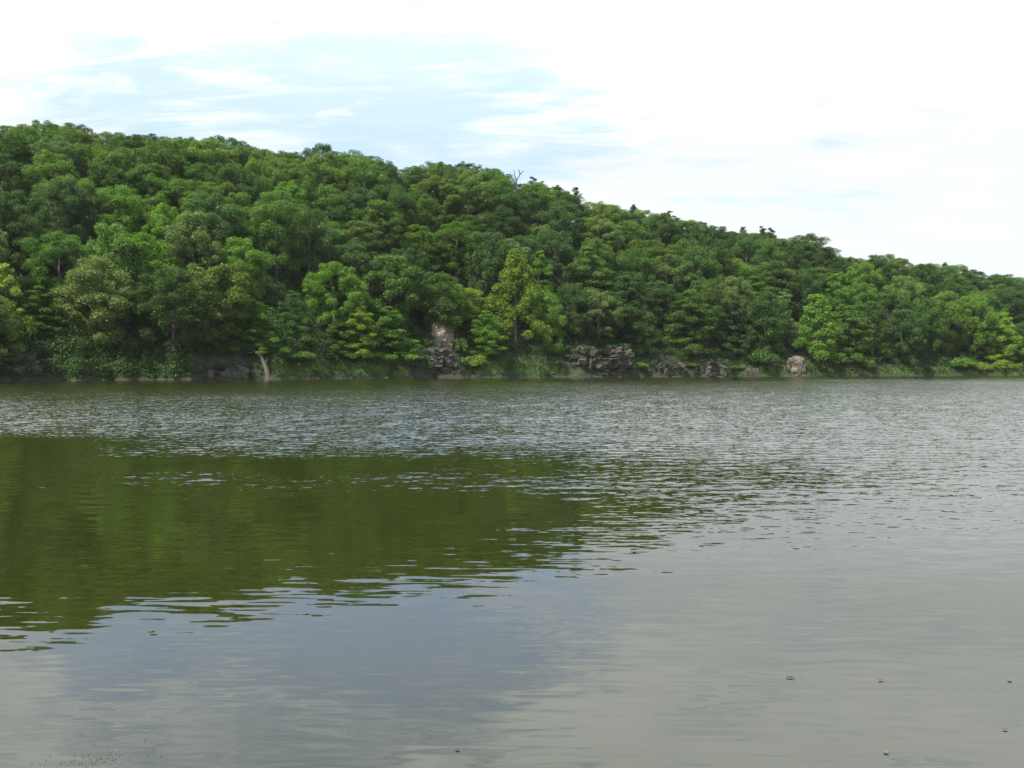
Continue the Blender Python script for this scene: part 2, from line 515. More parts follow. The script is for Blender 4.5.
# edge trees clothed to the ground
layered('layer_a', 'layered', 31, 13, 4.8, .3, 12, .30, 150)
layered('layer_b', 'layered', 32, 14, 4.4, .3, 14, .30, 145, cone=.5)
layered('layer_c', 'layered', 33, 12, 5.2, .3, 11, .30, 155, cone=.7)
cone_tree('cone_a', 'pointed', 34, 16, 5.0, 1.6, 95, .31, 140)
cone_tree('cone_b', 'pointed', 35, 15, 4.0, 1.2, 85, .31, 135, ex=.65)
dome('edge_a', 'billowy', 36, 13, 4.8, .2, 92, .75, 1.35, .30, 130, flat=.92)
dome('edge_b', 'billowy', 37, 12, 4.4, .2, 88, .7, 1.3, .30, 130, flat=.95)
pine('pine_a', 'spiky', 41, 15, 2.9, 4.5, .22, 44)
pine('pine_b', 'thin spiky', 42, 15, 2.1, 6.0, .22, 40)
bush('bush_a', 'rounded', 43, 2.6, 1.7, 42, .26, 60)
bush('bush_b', 'spreading', 44, 2.2, 2.3, 46, .26, 60)

PALETTE = {
    'deep green': (.056, .112, .021),
    'mid green': (.088, .168, .028),
    'olive green': (.114, .178, .034),
    'fresh green': (.116, .218, .026),
    'yellow green': (.172, .265, .028),
    'blue green': (.060, .118, .032),
    'pale green': (.128, .192, .056),
}

LANDMARKS = [(18, 'the earthen bank'), (110, 'the shaded bare shore'), (216, 'the grey rock bank'), (268, 'the pale leaning trunk'),
             (345, 'the bright grass strip'), (432, 'the tan topped cliff'), (515, 'the brightest pointed tree'), (600, 'the wide brown outcrop'),
             (667, 'the low split rock'), (711, 'the rounded brown mound'), (797, 'the pale boulder'), (870, 'the shore past the boulder'),
             (945, 'the bright shore shrubs'), (1010, 'the sandy patch')]
def landmark(px):
    return min(range(len(LANDMARKS)), key=lambda i: abs(LANDMARKS[i][0] - px))

def zone_of(d, t):
    if d < 9: return 0
    if t < .34: return 1
    if t < .58: return 2
    if t < .82: return 3
    return 4
ZONE = ["at the water's edge by", 'low on the slope above', 'halfway up the slope over', 'high on the slope over', 'on the skyline over']

CELL = {}          # (zone, landmark) -> used (colour, form)
PLACED = []        # (x, y, radius)

def world(px, dep):
    return (px - CX) / F * dep, dep

def dep_for(px, d):
    th = math.atan((px - CX) / F)
    return (shore_r(np.array(th)) + d) * math.cos(th)

def put(proto, colour, px, dep, H, R, rng, name='broadleaf_tree', cat='tree', label=None, group='trees of the wooded ridge', jitter=.14):
    P = PROTO[proto]
    x, y = world(px, dep)
    z = float(ground(x, y))
    root = bpy.data.objects.new(name, None); root.empty_display_size = .5
    link(root)
    root.location = (x, y, z - .05)
    root.rotation_euler = (0, 0, rng.uniform(0, 6.283))
    s = R / P['R']
    root.scale = (s, s, H / P['H'])
    tr = bpy.data.objects.new('trunk', P['trunk']); link(tr, root)
    cr = bpy.data.objects.new('crown', P['crown']); link(cr, root)
    c = PALETTE[colour]
    j = 1 + rng.normal(0, jitter)
    j = min(max(j, .75), 1.3)
    cr.color = (c[0] * j * rng.uniform(.92, 1.08), c[1] * j, c[2] * j * rng.uniform(.9, 1.1), 1)
    PLACED.append((x, y, R))
    th = math.atan2(x, y); d = math.hypot(x, y) - float(shore_r(np.array(th)))
    t = d / (DEPTH / math.cos(th))
    zn, lm = zone_of(d, t), landmark(px)
    CELL.setdefault((zn, lm), set()).add((colour, P['form']))
    if label is None:
        noun = {'broadleaf_tree': 'tree', 'pine_tree': 'pine', 'shrub': 'shrub'}[name]
        label = f"{colour} {P['form']} {noun} {ZONE[zn]} {LANDMARKS[lm][1]}"
    tag(root, label, cat, group)
    return root

def H_to(px, dep, top_py):
    x, y = world(px, dep)
    return CAM_H + (HY - top_py) / F * dep - float(ground(x, y))

def dep_for_height(px, top_py, H):
    """depth on the hill where a tree of height H reaches row top_py"""
    best = None
    for d in np.linspace(4, 82, 160):
        dp = dep_for(px, d)
        e = abs(H_to(px, dp, top_py) - H)
        if best is None or e < best[0]:
            best = (e, dp)
    return best[1]

r_ = np.random.default_rng(5)

# --- trees of the photograph that stand out: (px, top row, half width px, depth inland or None, height, proto, colour)
SPECIAL = [
    # water's edge
    (516, 248, 34, 7, None, 'cone_a', 'yellow green', 'tall pointed yellow green tree at the water, brightest crown of the wood'),
    (548, 290, 20, 6, None, 'edge_b', 'fresh green', None),
    (817, 293, 24, 4, None, 'cone_b', 'fresh green', 'bright green pointed tree standing just beyond the pale boulder'),
    (6, 262, 26, 6, None, 'layer_a', 'yellow green', None),
    (40, 285, 26, 7, None, 'layer_b', 'mid green', None),
    (98, 256, 36, 7, None, 'edge_a', 'pale green', None),
    (150, 285, 26, 9, None, 'layer_c', 'deep green', None),
    (213, 262, 42, 8, None, 'edge_b', 'olive green', None),
    (258, 300, 26, 5, None, 'layer_c', 'fresh green', None),
    (292, 290, 22, 8, None, 'layer_a', 'mid green', None),
    (335, 262, 32, 9, None, 'fuzz_a', 'fresh green', None),
    (390, 254, 34, 12, None, 'edge_a', 'mid green', None),
    (388, 306, 36, 4, None, 'layer_a', 'fresh green', None),
    (338, 318, 26, 4, None, 'layer_c', 'mid green', None),
    (458, 284, 24, 14, None, 'edge_b', 'yellow green', None),
    (486, 310, 20, 5, None, 'layer_b', 'fresh green', None),
    (570, 285, 24, 10, None, 'dome_c', 'blue green', None),
    (625, 275, 28, 9, None, 'layer_b', 'deep green', None),
    (640, 296, 20, 8, None, 'layer_a', 'olive green', None),
    (690, 290, 28, 8, None, 'layer_b', 'mid green', None),
    (735, 300, 26, 7, None, 'layer_c', 'blue green', None),
    (765, 290, 24, 9, None, 'edge_a', 'deep green', None),
    (850, 305, 22, 6, None, 'layer_b', 'mid green', None),
    (872, 300, 20, 8, None, 'cone_b', 'mid green', None),
    (902, 308, 22, 6, None, 'edge_a', 'blue green', None),
    (925, 298, 22, 9, None, 'dome_c', 'mid green', None),
    (946, 290, 22, 11, None, 'tall_b', 'olive green', None),
    (972, 294, 24, 9, None, 'dome_a', 'fresh green', None),
    (985, 310, 18, 7, None, 'fuzz_b', 'mid green', None),
    (1004, 312, 18, 4, None, 'layer_b', 'yellow green', None),
    (1030, 318, 20, 5, None, 'edge_b', 'mid green', None),
    # slope
    (185, 180, 34, None, 14, 'dome_a', 'fresh green', None),
    (118, 184, 30, None, 14, 'dome_b', 'fresh green', None),
    (60, 232, 34, None, 13, 'dome_d', 'mid green', None),
    (140, 232, 36, None, 13, 'edge_a', 'fresh green', None),
    (437, 178, 30, None, 14, 'fuzz_a', 'olive green', None),
    (456, 222, 28, None, 14, 'dome_c', 'fresh green', None),
    (596, 218, 30, None, 13, 'fuzz_a', 'pale green', None),
    (640, 240, 32, None, 13, 'dome_a', 'olive green', None),
    (360, 300, 20, None, 12, 'layer_b', 'yellow green', None),
    (770, 262, 26, None, 13, 'dome_c', 'olive green', None),
    # skyline
    (321, 144, 24, None, 15, 'dome_a', 'deep green', None),
    (352, 150, 26, None, 15, 'dome_b', 'mid green', None),
    (805, 234, 26, None, 14, 'dome_d', 'deep green', None),
    (46, 122, 26, None, 15, 'dome_c', 'mid green', None),
    (385, 160, 22, None, 15, 'dome_a', 'blue green', None),
    (225, 137, 26, None, 14, 'dome_c', 'deep green', None),
    (880, 254, 24, None, 14, 'dome_c', 'olive green', None),
]
for px, top, hw, d, H, proto, colour, lab in SPECIAL:
    dep = dep_for(px, d) if d is not None else dep_for_height(px, top, H)
    H = H_to(px, dep, top)
    put(proto, colour, px, dep, H, hw / F * dep, r_, label=lab)

PINES = [(478, 164, 'pine_a'), (494, 166, 'pine_a'), (506, 171, 'pine_b'), (533, 174, 'pine_a'), (541, 178, 'pine_b'), (556, 182, 'pine_b'), (576, 184, 'pine_a'),
         (633, 201, 'pine_b'), (668, 208, 'pine_a'), (676, 213, 'pine_b'), (742, 224, 'pine_a'), (762, 223, 'pine_b'), (770, 225, 'pine_a'), (944, 259, 'pine_b')]
PLAB = ['thick dark pine on the skyline, first of the row reaching to the dead tree', 'thick dark pine on the skyline between another pine and the dead tree',
        'thin spiky pine crowded against the bare dead tree on the skyline', 'tallest thick pine on the skyline just past the bare dead tree',
        'thin pine close behind the tallest thick skyline pine', 'thin open pine standing alone in the dip past the tallest skyline pine',
        'thick pine ending the row of pines on the high skyline', 'single thin pine tip on the skyline over the wide brown outcrop',
        'thick dark pine tip sticking up from the skyline over the low split rock', 'thin shorter pine beside the thick skyline pine over the low split rock',
        'first thick pine of three on the skyline between brown mound and pale boulder', 'thin tall pine in the middle of three on the skyline near the boulder',
        'last thick pine of three on the skyline near the pale boulder', 'single thin pine at the low end of the skyline above the shore shrubs']
for (px, top, pk), lab in zip(PINES, PLAB):
    dep = dep_for(px, 78 / math.cos(math.atan((px - CX) / F)))
    H = H_to(px, dep, top + 3)
    put(pk, 'deep green', px, dep, H, 13 / F * dep if pk == 'pine_a' else 9 / F * dep, r_, 'pine_tree', 'pine', lab, 'pines on the skyline', .05)

# --- the closed wood between them
def fill():
    forms = [('dome_a', 'domed'), ('dome_b', 'lumpy'), ('dome_c', 'domed'), ('dome_d', 'lumpy'), ('tall_a', 'tall upright'), ('tall_b', 'tall upright'),
             ('fuzz_a', 'feathery'), ('fuzz_b', 'feathery'), ('edge_a', 'billowy'), ('layer_a', 'layered'), ('layer_b', 'layered')]
    cols = ['deep green', 'mid green', 'olive green', 'fresh green', 'blue green', 'pale green']
    n = 0
    for tries in range(9000):
        th = math.radians(r_.uniform(-30.6, 30.2)); t = r_.uniform(.045, 1.06)
        L = DEPTH / math.cos(th)
        r = float(shore_r(np.array(th))) + t * L
        x, y = r * math.sin(th), r * math.cos(th)
        px = float(px_of(th)); dep = y
        d = t * L
        md = 6.7 + 2.0 * (r - 170) / 160
        if any((x - a) ** 2 + (y - b) ** 2 < (md if c > 2.5 else md * .6) ** 2 for a, b, c in PLACED):
            continue
        if d < 7.5 and any(a - 4 < px < b + 6 for a, b in ((414, 460), (565, 632), (655, 682), (693, 726), (788, 804))):
            continue
        H = r_.uniform(12, 19)
        sky = float(np.interp(px, SKY[:, 0], SKY[:, 1]))
        Hmax = H_to(px, dep, sky + r_.uniform(0, 5))
        if t > .86:
            H = Hmax if 9 < Hmax < 19 else min(H, Hmax)
        else:
            H = min(H, Hmax)
        if H < 6: continue
        zn, lm = zone_of(d, t), landmark(px)
        used = CELL.get((zn, lm), set())
        for _ in range(60):
            w = np.array([.30, .30, .13, .10, .11, .06]) if t < .8 else np.array([.24, .30, .22, .06, .10, .08])
            if px > 700: w = w * np.array([1.3, 1, 1, .6, 1.6, .5])  # cloud shade on this end of the ridge put into darker crown colours
            if px < 330 and t > .4: w = w * np.array([.6, 1.2, 1.7, 1.2, .5, 1.3])
            c = cols[r_.choice(6, p=w / w.sum())]
            k = (r_.choice([6, 7, 8, 8, 8, 9, 10]) if r_.random() < .7 else r_.integers(0, 6)) if d < 22 else (r_.integers(0, 8) if r_.random() > .3 else r_.integers(0, 4))
            pk, fm = forms[k]
            if (c, fm) not in used: break
        else:
            continue
        R = r_.uniform(4.9, 7.0) * (.85 if 'tall' in pk else 1) * (1 + .12 * (r - 170) / 140)
        put(pk, c, px, dep, H, R, r_)
        n += 1
    return n
def back_row():
    # the next rank of crowns just behind the crest
    px = -20.
    cols = ['deep green', 'mid green', 'blue green']
    while px < 1045:
        dep = dep_for(px, 84 / math.cos(math.atan((px - CX) / F)))
        H = H_to(px, dep, float(np.interp(px, SKY[:, 0], SKY[:, 1])) + r_.uniform(3, 12))
        if H > 6:
            c = cols[r_.integers(0, 3)]
            lm = landmark(px)
            k = 'ranked behind the front crowns'
            root = put(('dome_a', 'dome_c', 'dome_b', 'dome_d')[r_.integers(0, 4)], c, px, dep, H, r_.uniform(5, 6), r_)
            BACK.setdefault(lm, []).append((px, root, c))
        px += r_.uniform(30, 40)
BACK = {}
back_row()
for lm, rows in BACK.items():
    words_ = ['first', 'second', 'third', 'fourth', 'fifth']
    for i, (px, root, c) in enumerate(rows):
        which = '' if len(rows) == 1 else words_[i] + ' '
        root['label'] = f"{which}{c} crown half hidden behind the skyline trees over {LANDMARKS[lm][1]}"
        root['group'] = 'trees half hidden behind the crest'
NFILL = fill()
print('trees', len(PLACED), 'fill', NFILL)

# --- shrubs on the shore
SHRUBS = [(472, 354, 14, 1.2, 'bush_a', 'yellow green', 'bright yellow green rounded shrub at the water beside the tan topped cliff'),
          (868, 359, 8, 1.5, 'bush_a', 'mid green', 'small rounded green shrub on the low shore past the pale boulder'),
          (962, 357, 14, 2, 'bush_a', 'fresh green', 'larger rounded green shrub at the water under the low end of the ridge'),
          (982, 361, 9, 1.2, 'bush_b', 'yellow green', 'low spreading bright shrub at the waterline near the low end of the ridge'),
          (763, 349, 16, 3, 'bush_b', 'deep green', 'dark spreading shrub at the water just before the pale boulder'),
          (690, 362, 9, 2, 'bush_a', 'mid green', 'small green shrub growing between the split rock and the brown mound'),
          (640, 362, 9, 1.5, 'bush_a', 'fresh green', 'small bright shrub beside the wide brown outcrop'),
          (452, 322, 9, 12, 'bush_b', 'fresh green', 'spreading green shrub growing on top of the tan ledge'),
          (424, 332, 10, 6, 'bush_b', 'mid green', 'dark green shrub spilling down the shaded side of the tan ledge'),
         (460, 336, 9, 5, 'bush_b', 'olive green', 'olive green shrub clinging to the cliff above the bright waterside shrub'),
         (413, 349, 8, 3, 'bush_a', 'mid green', 'small shaded shrub at the foot of the grey rock face'),
         (300, 350, 16, 3, 'bush_b', 'mid green', 'spreading shaded shrub beside the pale leaning trunk'),
          (735, 366, 8, 1.5, 'bush_b', 'olive green', 'low olive shrub past the rounded brown mound')]
for px, top, hw, d, pk, c, lab in SHRUBS:
    dep = dep_for(px, d)
    put(pk, c, px, dep, max(1.2, H_to(px, dep, top)), hw / F * dep, r_, 'shrub', 'shrub', lab, 'shrubs along the far shore')

# --- dead tree on the skyline and the pale leaning trunk
def dead_pine():
    px = 517
    dep = dep_for(px, 76)
    x, y = world(px, dep); z = float(ground(x, y))
    H = H_to(px, dep, 171)
    o = thing('dead_tree', 'bare dead tree with forked grey limbs poking above the pines on the skyline', 'tree', (x, y, z))
    V, Fc = tube([(0, 0, -1), (.1, 0, H * .4), (-.2, .1, H * .68), (-.1, 0, H * .78)], [.42, .33, .24, .2])
    link(bpy.data.objects.new('trunk', np_mesh('trunk', V, Fc, BARK, True)), o)
    for pts in ([(-.1, 0, H * .76), (.9, 0, H * .9), (2.2, .1, H * 1.0)], [(-.1, 0, H * .76), (-.7, .1, H * .88), (-1.0, 0, H * 1.01)],
                [(-.2, .1, H * .66), (-1.5, .2, H * .8), (-2.2, .1, H * .93)], [(.9, 0, H * .9), (.8, .2, H * .97), (.5, .2, H * 1.03)]):
        v, f = tube(pts, [.2, .15, .08], 6)
        link(bpy.data.objects.new('limb', np_mesh('limb', v, f, BARK, True)), o)
dead_pine()

def leaning_trunk():
    px = 266
    dep = dep_for(px, .2)
    x, y = world(px, dep)
    o = thing('leaning_snag', 'pale bare broken trunk leaning at the waterline below dark layered branches', 'tree trunk', (x, y, 0))
    V, Fc = tube([(.45, 0, -.8), (.3, 0, .6), (.05, .1, 1.8), (-.55, .3, 3.3), (-1.25, .5, 4.6)], [.66, .5, .44, .33, .2], 9)
    link(bpy.data.objects.new('trunk', np_mesh('trunk', V, Fc, PALEBARK, True)), o)
    for pts in ([(-.9, .4, 4.0), (-1.9, .3, 4.9), (-2.6, 0, 5.6)], [(-.3, .2, 2.9), (.2, 0, 3.5), (.3, -.2, 4.0)]):
        v, f = tube(pts, [.2, .14, .05], 6)
        link(bpy.data.objects.new('branch_stub', np_mesh('branch_stub', v, f, PALEBARK, True)), o)
leaning_trunk()

# ------------------------------------------------------------------ rocks
def rock_mesh(name, sx, sy, sz, seed, mat, sub=5, block=.5, amp=.22):
    bm = bmesh.new()
    bmesh.ops.create_icosphere(bm, subdivisions=sub, radius=1)
    off = Vector((seed * 7.3, seed * 3.1, seed * 5.7))
    for v in bm.verts:
        p = v.co.copy()
        q = Vector([math.copysign(abs(c) ** block, c) for c in p])       # squarer than a ball
        q = Vector((q.x * sx, q.y * sy, (q.z * .5 + .5) * sz))
        w = Vector((q.x * .55, q.y * .55, q.z * .28)) + off
        c1 = mnoise.cell(Vector((w.x * 1.2, w.y * 1.2, w.z * 1.4)))      # jointed blocks
        f1 = mnoise.fractal(w * .9, 1.0, 2.0, 5)
        n = Vector((p.x, p.y, p.z * .6)).normalized()
        c2 = mnoise.cell(Vector((w.x * 2.9 + 4, w.y * 2.9, w.z * 5.5)))    # thin broken ledges
        v.co = q + n * (amp * min(sx, sz) * (.32 * f1 + .42 * c1 + .22 * c2 - .2))
    for v in bm.verts: v.co.z -= .6
    me = bpy.data.meshes.new(name); bm.to_mesh(me); bm.free()
    me.materials.append(mat)
    return me

def rock(name, label, cat, x0, x1, top, d, mat, seed, depth=.5, base_z=0, **k):
    pm = (x0 + x1) / 2
    dep = dep_for(pm, d)
    x, y = world(pm, dep)
    w = (x1 - x0) / F * dep / 2
    h = CAM_H + (HY - top) / F * dep - base_z
    o = bpy.data.objects.new(name, rock_mesh(name, w * .92, w * depth, h + .5, seed, mat, **k))
    o.location = (x, y, base_z)
    o.rotation_euler = (0, 0, -math.atan2(x, y) * .5 + math.radians(22))
    return o

# the cliff: grey face below, tan broken ledge set back above it
c_dep = dep_for(436, 3.2); cx_, cy_ = world(436, c_dep)
cliff = thing('rock_cliff', 'tall grey shore cliff with a sunlit tan broken top between leafy trees', 'cliff', (cx_, cy_, 0))
for nm, a in (('rock_face', (408, 463, 348, 2.4, ROCK, 3, .4, 0)), ('ledge', (426, 455, 320, 6.5, TAN, 14, .9, 2.5))):
    o = rock(nm, None, None, a[0], a[1], a[2], a[3], a[4], a[5], a[6], a[7], block=.7, amp=.3)
    o.location = Vector(o.location) - Vector((cx_, cy_, 0))
    link(o, cliff)
for args, lab, cat, kw in (
    (('rock_outcrop', 566, 634, 349, 2.2, BROWN, 4, .3), 'wide brown rock outcrop sloping into the water below dark trees', 'rock', dict(block=.5, amp=.5)),
    (('rock_outcrop', 655, 684, 363, 1.2, BROWN, 5, .5), 'low split rock at the waterline, lowest rock of the far shore outcrops', 'rock', dict(amp=.5)),
    (('rock_outcrop', 693, 728, 361, 1.6, BROWN, 6, .5), 'rounded brown rock mound with green edges at the waterline', 'rock', dict(amp=.35)),
    (('boulder', 788, 805, 356, 1.4, TAN, 7, .8), 'pale tall boulder with a rounded top standing at the far waterline', 'boulder', dict(block=.55, amp=.32)),
    (('earth_bank', -14, 42, 357, 2.0, BROWN, 8, .4), 'brown eroded earthen bank under shade at the high end of the ridge', 'bank', dict(amp=.5)),
    (('rock_bank', 186, 250, 364, 1.4, ROCK, 10, .25), 'low grey rock bank in deep shade beside the pale leaning trunk', 'rock', dict(block=.6, amp=.35)),
    (('boulder', 744, 760, 367, .8, BROWN, 12, .7), 'small dark brown boulder at the waterline between mound and pale boulder', 'boulder', {}),
):
    o = link(rock(args[0], lab, cat, *args[1:5], args[5], args[6], args[7], **kw))
    tag(o, lab, cat, 'rocks along the far shore')

# ------------------------------------------------------------------ grass strip and undergrowth (uncountable)
def grass():
    rng = np.random.default_rng(8)
    n = 90000
    th = np.radians(rng.uniform(-30.5, 30.5, n))
    px = px_of(th)
    dense = vnoise(px * .02, px * 0 + 3, 9)
    rockless = ~np.any([(px > a) & (px < b) for a, b in ((410, 464), (564, 636), (653, 730), (785, 807), (-20, 46), (186, 272))], 0)
    keep = rockless & (rng.random(n) < np.where((px > 268) & (px < 430), .95, np.where((px > 478) & (px < 566), .95, np.where(px > 730, .6, .12))) * (.5 + .5 * dense))
    th = th[keep]; px = px[keep]; n = len(th)
    d = rng.exponential(1.5, n) * np.where(px > 730, 1.3, 1) + .1
    r = shore_r(th) + d
    X, Y = r * np.sin(th), r * np.cos(th)
    Z = ground(X, Y) - .05
    h = rng.uniform(.2, .62, n) * (.7 + .6 * vnoise(X * .25, Y * .25, 4)); w = rng.uniform(.08, .18, n)
    a = rng.uniform(0, 3.14, n)
    dx, dy = np.cos(a) * w, np.sin(a) * w
    lx, ly = rng.normal(0, .28, n) * h, rng.normal(0, .28, n) * h
    V = np.stack([np.stack([X - dx, Y - dy, Z], 1), np.stack([X + dx, Y + dy, Z], 1), np.stack([X + lx, Y + ly, Z + h], 1)], 1).reshape(-1, 3)
    o = link(bpy.data.objects.new('grass', np_mesh('grass', V, np.arange(3 * n).reshape(-1, 3), GRASS)))
    tag(o, 'green grass and weeds fringing the far waterline', 'grass', kind='stuff')
grass()

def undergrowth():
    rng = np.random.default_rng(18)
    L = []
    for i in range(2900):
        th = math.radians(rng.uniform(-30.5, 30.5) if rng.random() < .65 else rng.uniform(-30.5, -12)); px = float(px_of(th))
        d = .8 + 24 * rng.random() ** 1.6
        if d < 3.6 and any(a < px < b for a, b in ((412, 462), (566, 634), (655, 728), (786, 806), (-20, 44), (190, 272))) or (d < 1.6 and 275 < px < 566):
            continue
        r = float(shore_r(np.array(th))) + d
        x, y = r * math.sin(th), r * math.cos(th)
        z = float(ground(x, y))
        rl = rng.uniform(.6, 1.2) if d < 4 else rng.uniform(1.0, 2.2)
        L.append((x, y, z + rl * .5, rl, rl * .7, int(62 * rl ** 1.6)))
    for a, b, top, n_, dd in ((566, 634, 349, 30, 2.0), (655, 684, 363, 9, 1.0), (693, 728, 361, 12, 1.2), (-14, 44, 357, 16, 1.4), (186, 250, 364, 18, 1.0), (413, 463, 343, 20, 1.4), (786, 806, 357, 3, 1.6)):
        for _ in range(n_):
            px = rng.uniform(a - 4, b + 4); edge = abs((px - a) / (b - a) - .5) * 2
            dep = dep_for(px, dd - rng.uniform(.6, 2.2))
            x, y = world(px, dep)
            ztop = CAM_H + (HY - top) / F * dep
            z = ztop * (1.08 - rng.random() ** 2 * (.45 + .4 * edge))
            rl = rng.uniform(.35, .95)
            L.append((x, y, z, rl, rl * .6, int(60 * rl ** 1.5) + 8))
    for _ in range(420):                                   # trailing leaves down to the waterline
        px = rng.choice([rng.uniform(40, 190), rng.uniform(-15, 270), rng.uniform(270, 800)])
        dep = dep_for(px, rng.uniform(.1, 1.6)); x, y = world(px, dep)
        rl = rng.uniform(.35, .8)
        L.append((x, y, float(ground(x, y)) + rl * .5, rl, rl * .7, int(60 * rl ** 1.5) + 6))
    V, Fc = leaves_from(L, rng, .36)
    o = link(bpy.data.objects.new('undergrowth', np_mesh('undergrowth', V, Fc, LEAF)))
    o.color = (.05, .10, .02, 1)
    tag(o, 'dark leafy undergrowth beneath the waterside trees', 'undergrowth', kind='stuff')
undergrowth()

# ------------------------------------------------------------------ floating bits on the near water
def water_at(px, py):
    dep = CAM_H * F / (py - HY)
    return world(px, dep)

BROWNLEAF = plain('dry_leaf', (.07, .05, .02), .6, .2)
GREENLEAF = plain('fallen_green_leaf', (.10, .11, .045), .5, .2)
SPECK = plain('plant_debris', (.06, .052, .036), .8, .4)
TWIG = plain('wet_twig', (.03, .022, .014), .7, .2)
def floating_leaf(px, py, size, mat, rz, lab, curl=.14):
    x, y = water_at(px, py)
    n = 9
    V, Fs = [], []
    for i in range(n):
        s = i / (n - 1)
        w = size * .36 * math.sin(math.pi * s ** .8) + .0004
        for j in (-1, 0, 1):
            V.append((size * (s - .5), w * j, .002 + size * curl * ((2 * s - 1) ** 2 * .6 + abs(j) * .5 * math.sin(math.pi * s))))
    for i in range(n - 1):
        for j in (0, 1):
            a = i * 3 + j
            Fs.append((a, a + 3, a + 4, a + 1))
    o = link(bpy.data.objects.new('floating_leaf', np_mesh('floating_leaf', np.array(V), np.array(Fs), mat, True)))
    o.location = (x, y, .003); o.rotation_euler = (0, 0, rz)
    stem, sf = tube([(-size * .5, 0, .003 + size * curl * .6), (-size * .72, size * .08, .006)], [.0012, .0008], 5)
    link(bpy.data.objects.new('stalk', np_mesh('stalk', stem, sf, TWIG)), o)
    tag(o, lab, 'leaf', 'leaves floating on the near water')
floating_leaf(883, 682, .030, BROWNLEAF, .4, 'dark curled leaf afloat on pale grey water, between twig and yellowish leaf')
floating_leaf(1012, 682, .034, GREENLEAF, 1.2, 'yellowish curled leaf afloat near the edge of the pale water', .2)
floating_leaf(1008, 732, .027, BROWNLEAF, .1, 'small dark leaf afloat below the yellowish leaf, closer to the camera')
floating_leaf(457, 752, .026, BROWNLEAF, 2.3, 'tiny dark leaf alone on blue grey water near the camera')
floating_leaf(888, 755, .028, GREENLEAF, 2.0, 'half sunk pale green leaf close to the camera, lowest leaf on the water', .1)
def twig(px, py, ln_, rz, lab):
    x, y = water_at(px, py)
    v, f = tube([(-ln_ / 2, 0, .002), (-ln_ * .1, .006, .005), (ln_ / 2, -.004, .002)], [.0025, .003, .0015], 6)
    v2, f2 = tube([(0, .004, .004), (ln_ * .18, .03, .006)], [.0018, .001], 5)
    o = link(bpy.data.objects.new('twig', np_mesh('twig', *join([(v, f), (v2, f2)]), TWIG, True)))
    o.location = (x, y, .002); o.rotation_euler = (0, 0, rz)
    tag(o, lab, 'twig', 'twigs floating on the near water')
twig(792, 680, .045, -.3, 'thin dark twig afloat on the smooth pale grey water')

def specks():
    rng = np.random.default_rng(77)
    C = []
    for cx, cy, sx, sy, n in ((88, 762, 22, 3, 40), (112, 757, 6, 3, 14), (163, 761, 3, 2, 5), (143, 742, 2, 2, 2), (462, 706, 24, 4, 26), (60, 766, 40, 3, 20)):
        for _ in range(n):
            C.append((rng.normal(cx, sx), min(rng.normal(cy, sy), 775)))
    V, Fs = [], []
    for px, py in C:
        x, y = water_at(px, max(py, 640))
        s = rng.uniform(.0015, .0048); a = rng.uniform(0, 3.14); k = len(V)
        for i in range(6):
            t = a + i * 1.047
            V.append((x + s * (1 + .4 * rng.normal()) * math.cos(t), y + s * .8 * math.sin(t), .0035))
        V.append((x, y, .0035 + s * .6))
        for i in range(6): Fs.append((k + i, k + (i + 1) % 6, k + 6))
    o = link(bpy.data.objects.new('floating_specks', np_mesh('floating_specks', np.array(V), np.array(Fs), SPECK)))
    tag(o, 'scattered dark specks of plant debris floating on the near water', 'debris', kind='stuff')
specks()

# ------------------------------------------------------------------ sky, sun
SUN_EL, SUN_AZ = math.radians(55), math.radians(-136)     # azimuth measured from +Y towards +X: high, behind the camera's left shoulder
sdir = Vector((math.sin(SUN_AZ) * math.cos(SUN_EL), math.cos(SUN_AZ) * math.cos(SUN_EL), math.sin(SUN_EL)))
sun = bpy.data.lights.new('sun', 'SUN'); sun.energy = 5.0; sun.angle = math.radians(.53); sun.color = (1, .955, .88)
so = link(bpy.data.objects.new('sun', sun)); so.rotation_euler = sdir.to_track_quat('Z', 'Y').to_euler(); so.location = (0, 0, 120)

def dir_of(px, py):
    v = Vector(((px - CX) / F, 1, (HY - py) / F)); return v.normalized()

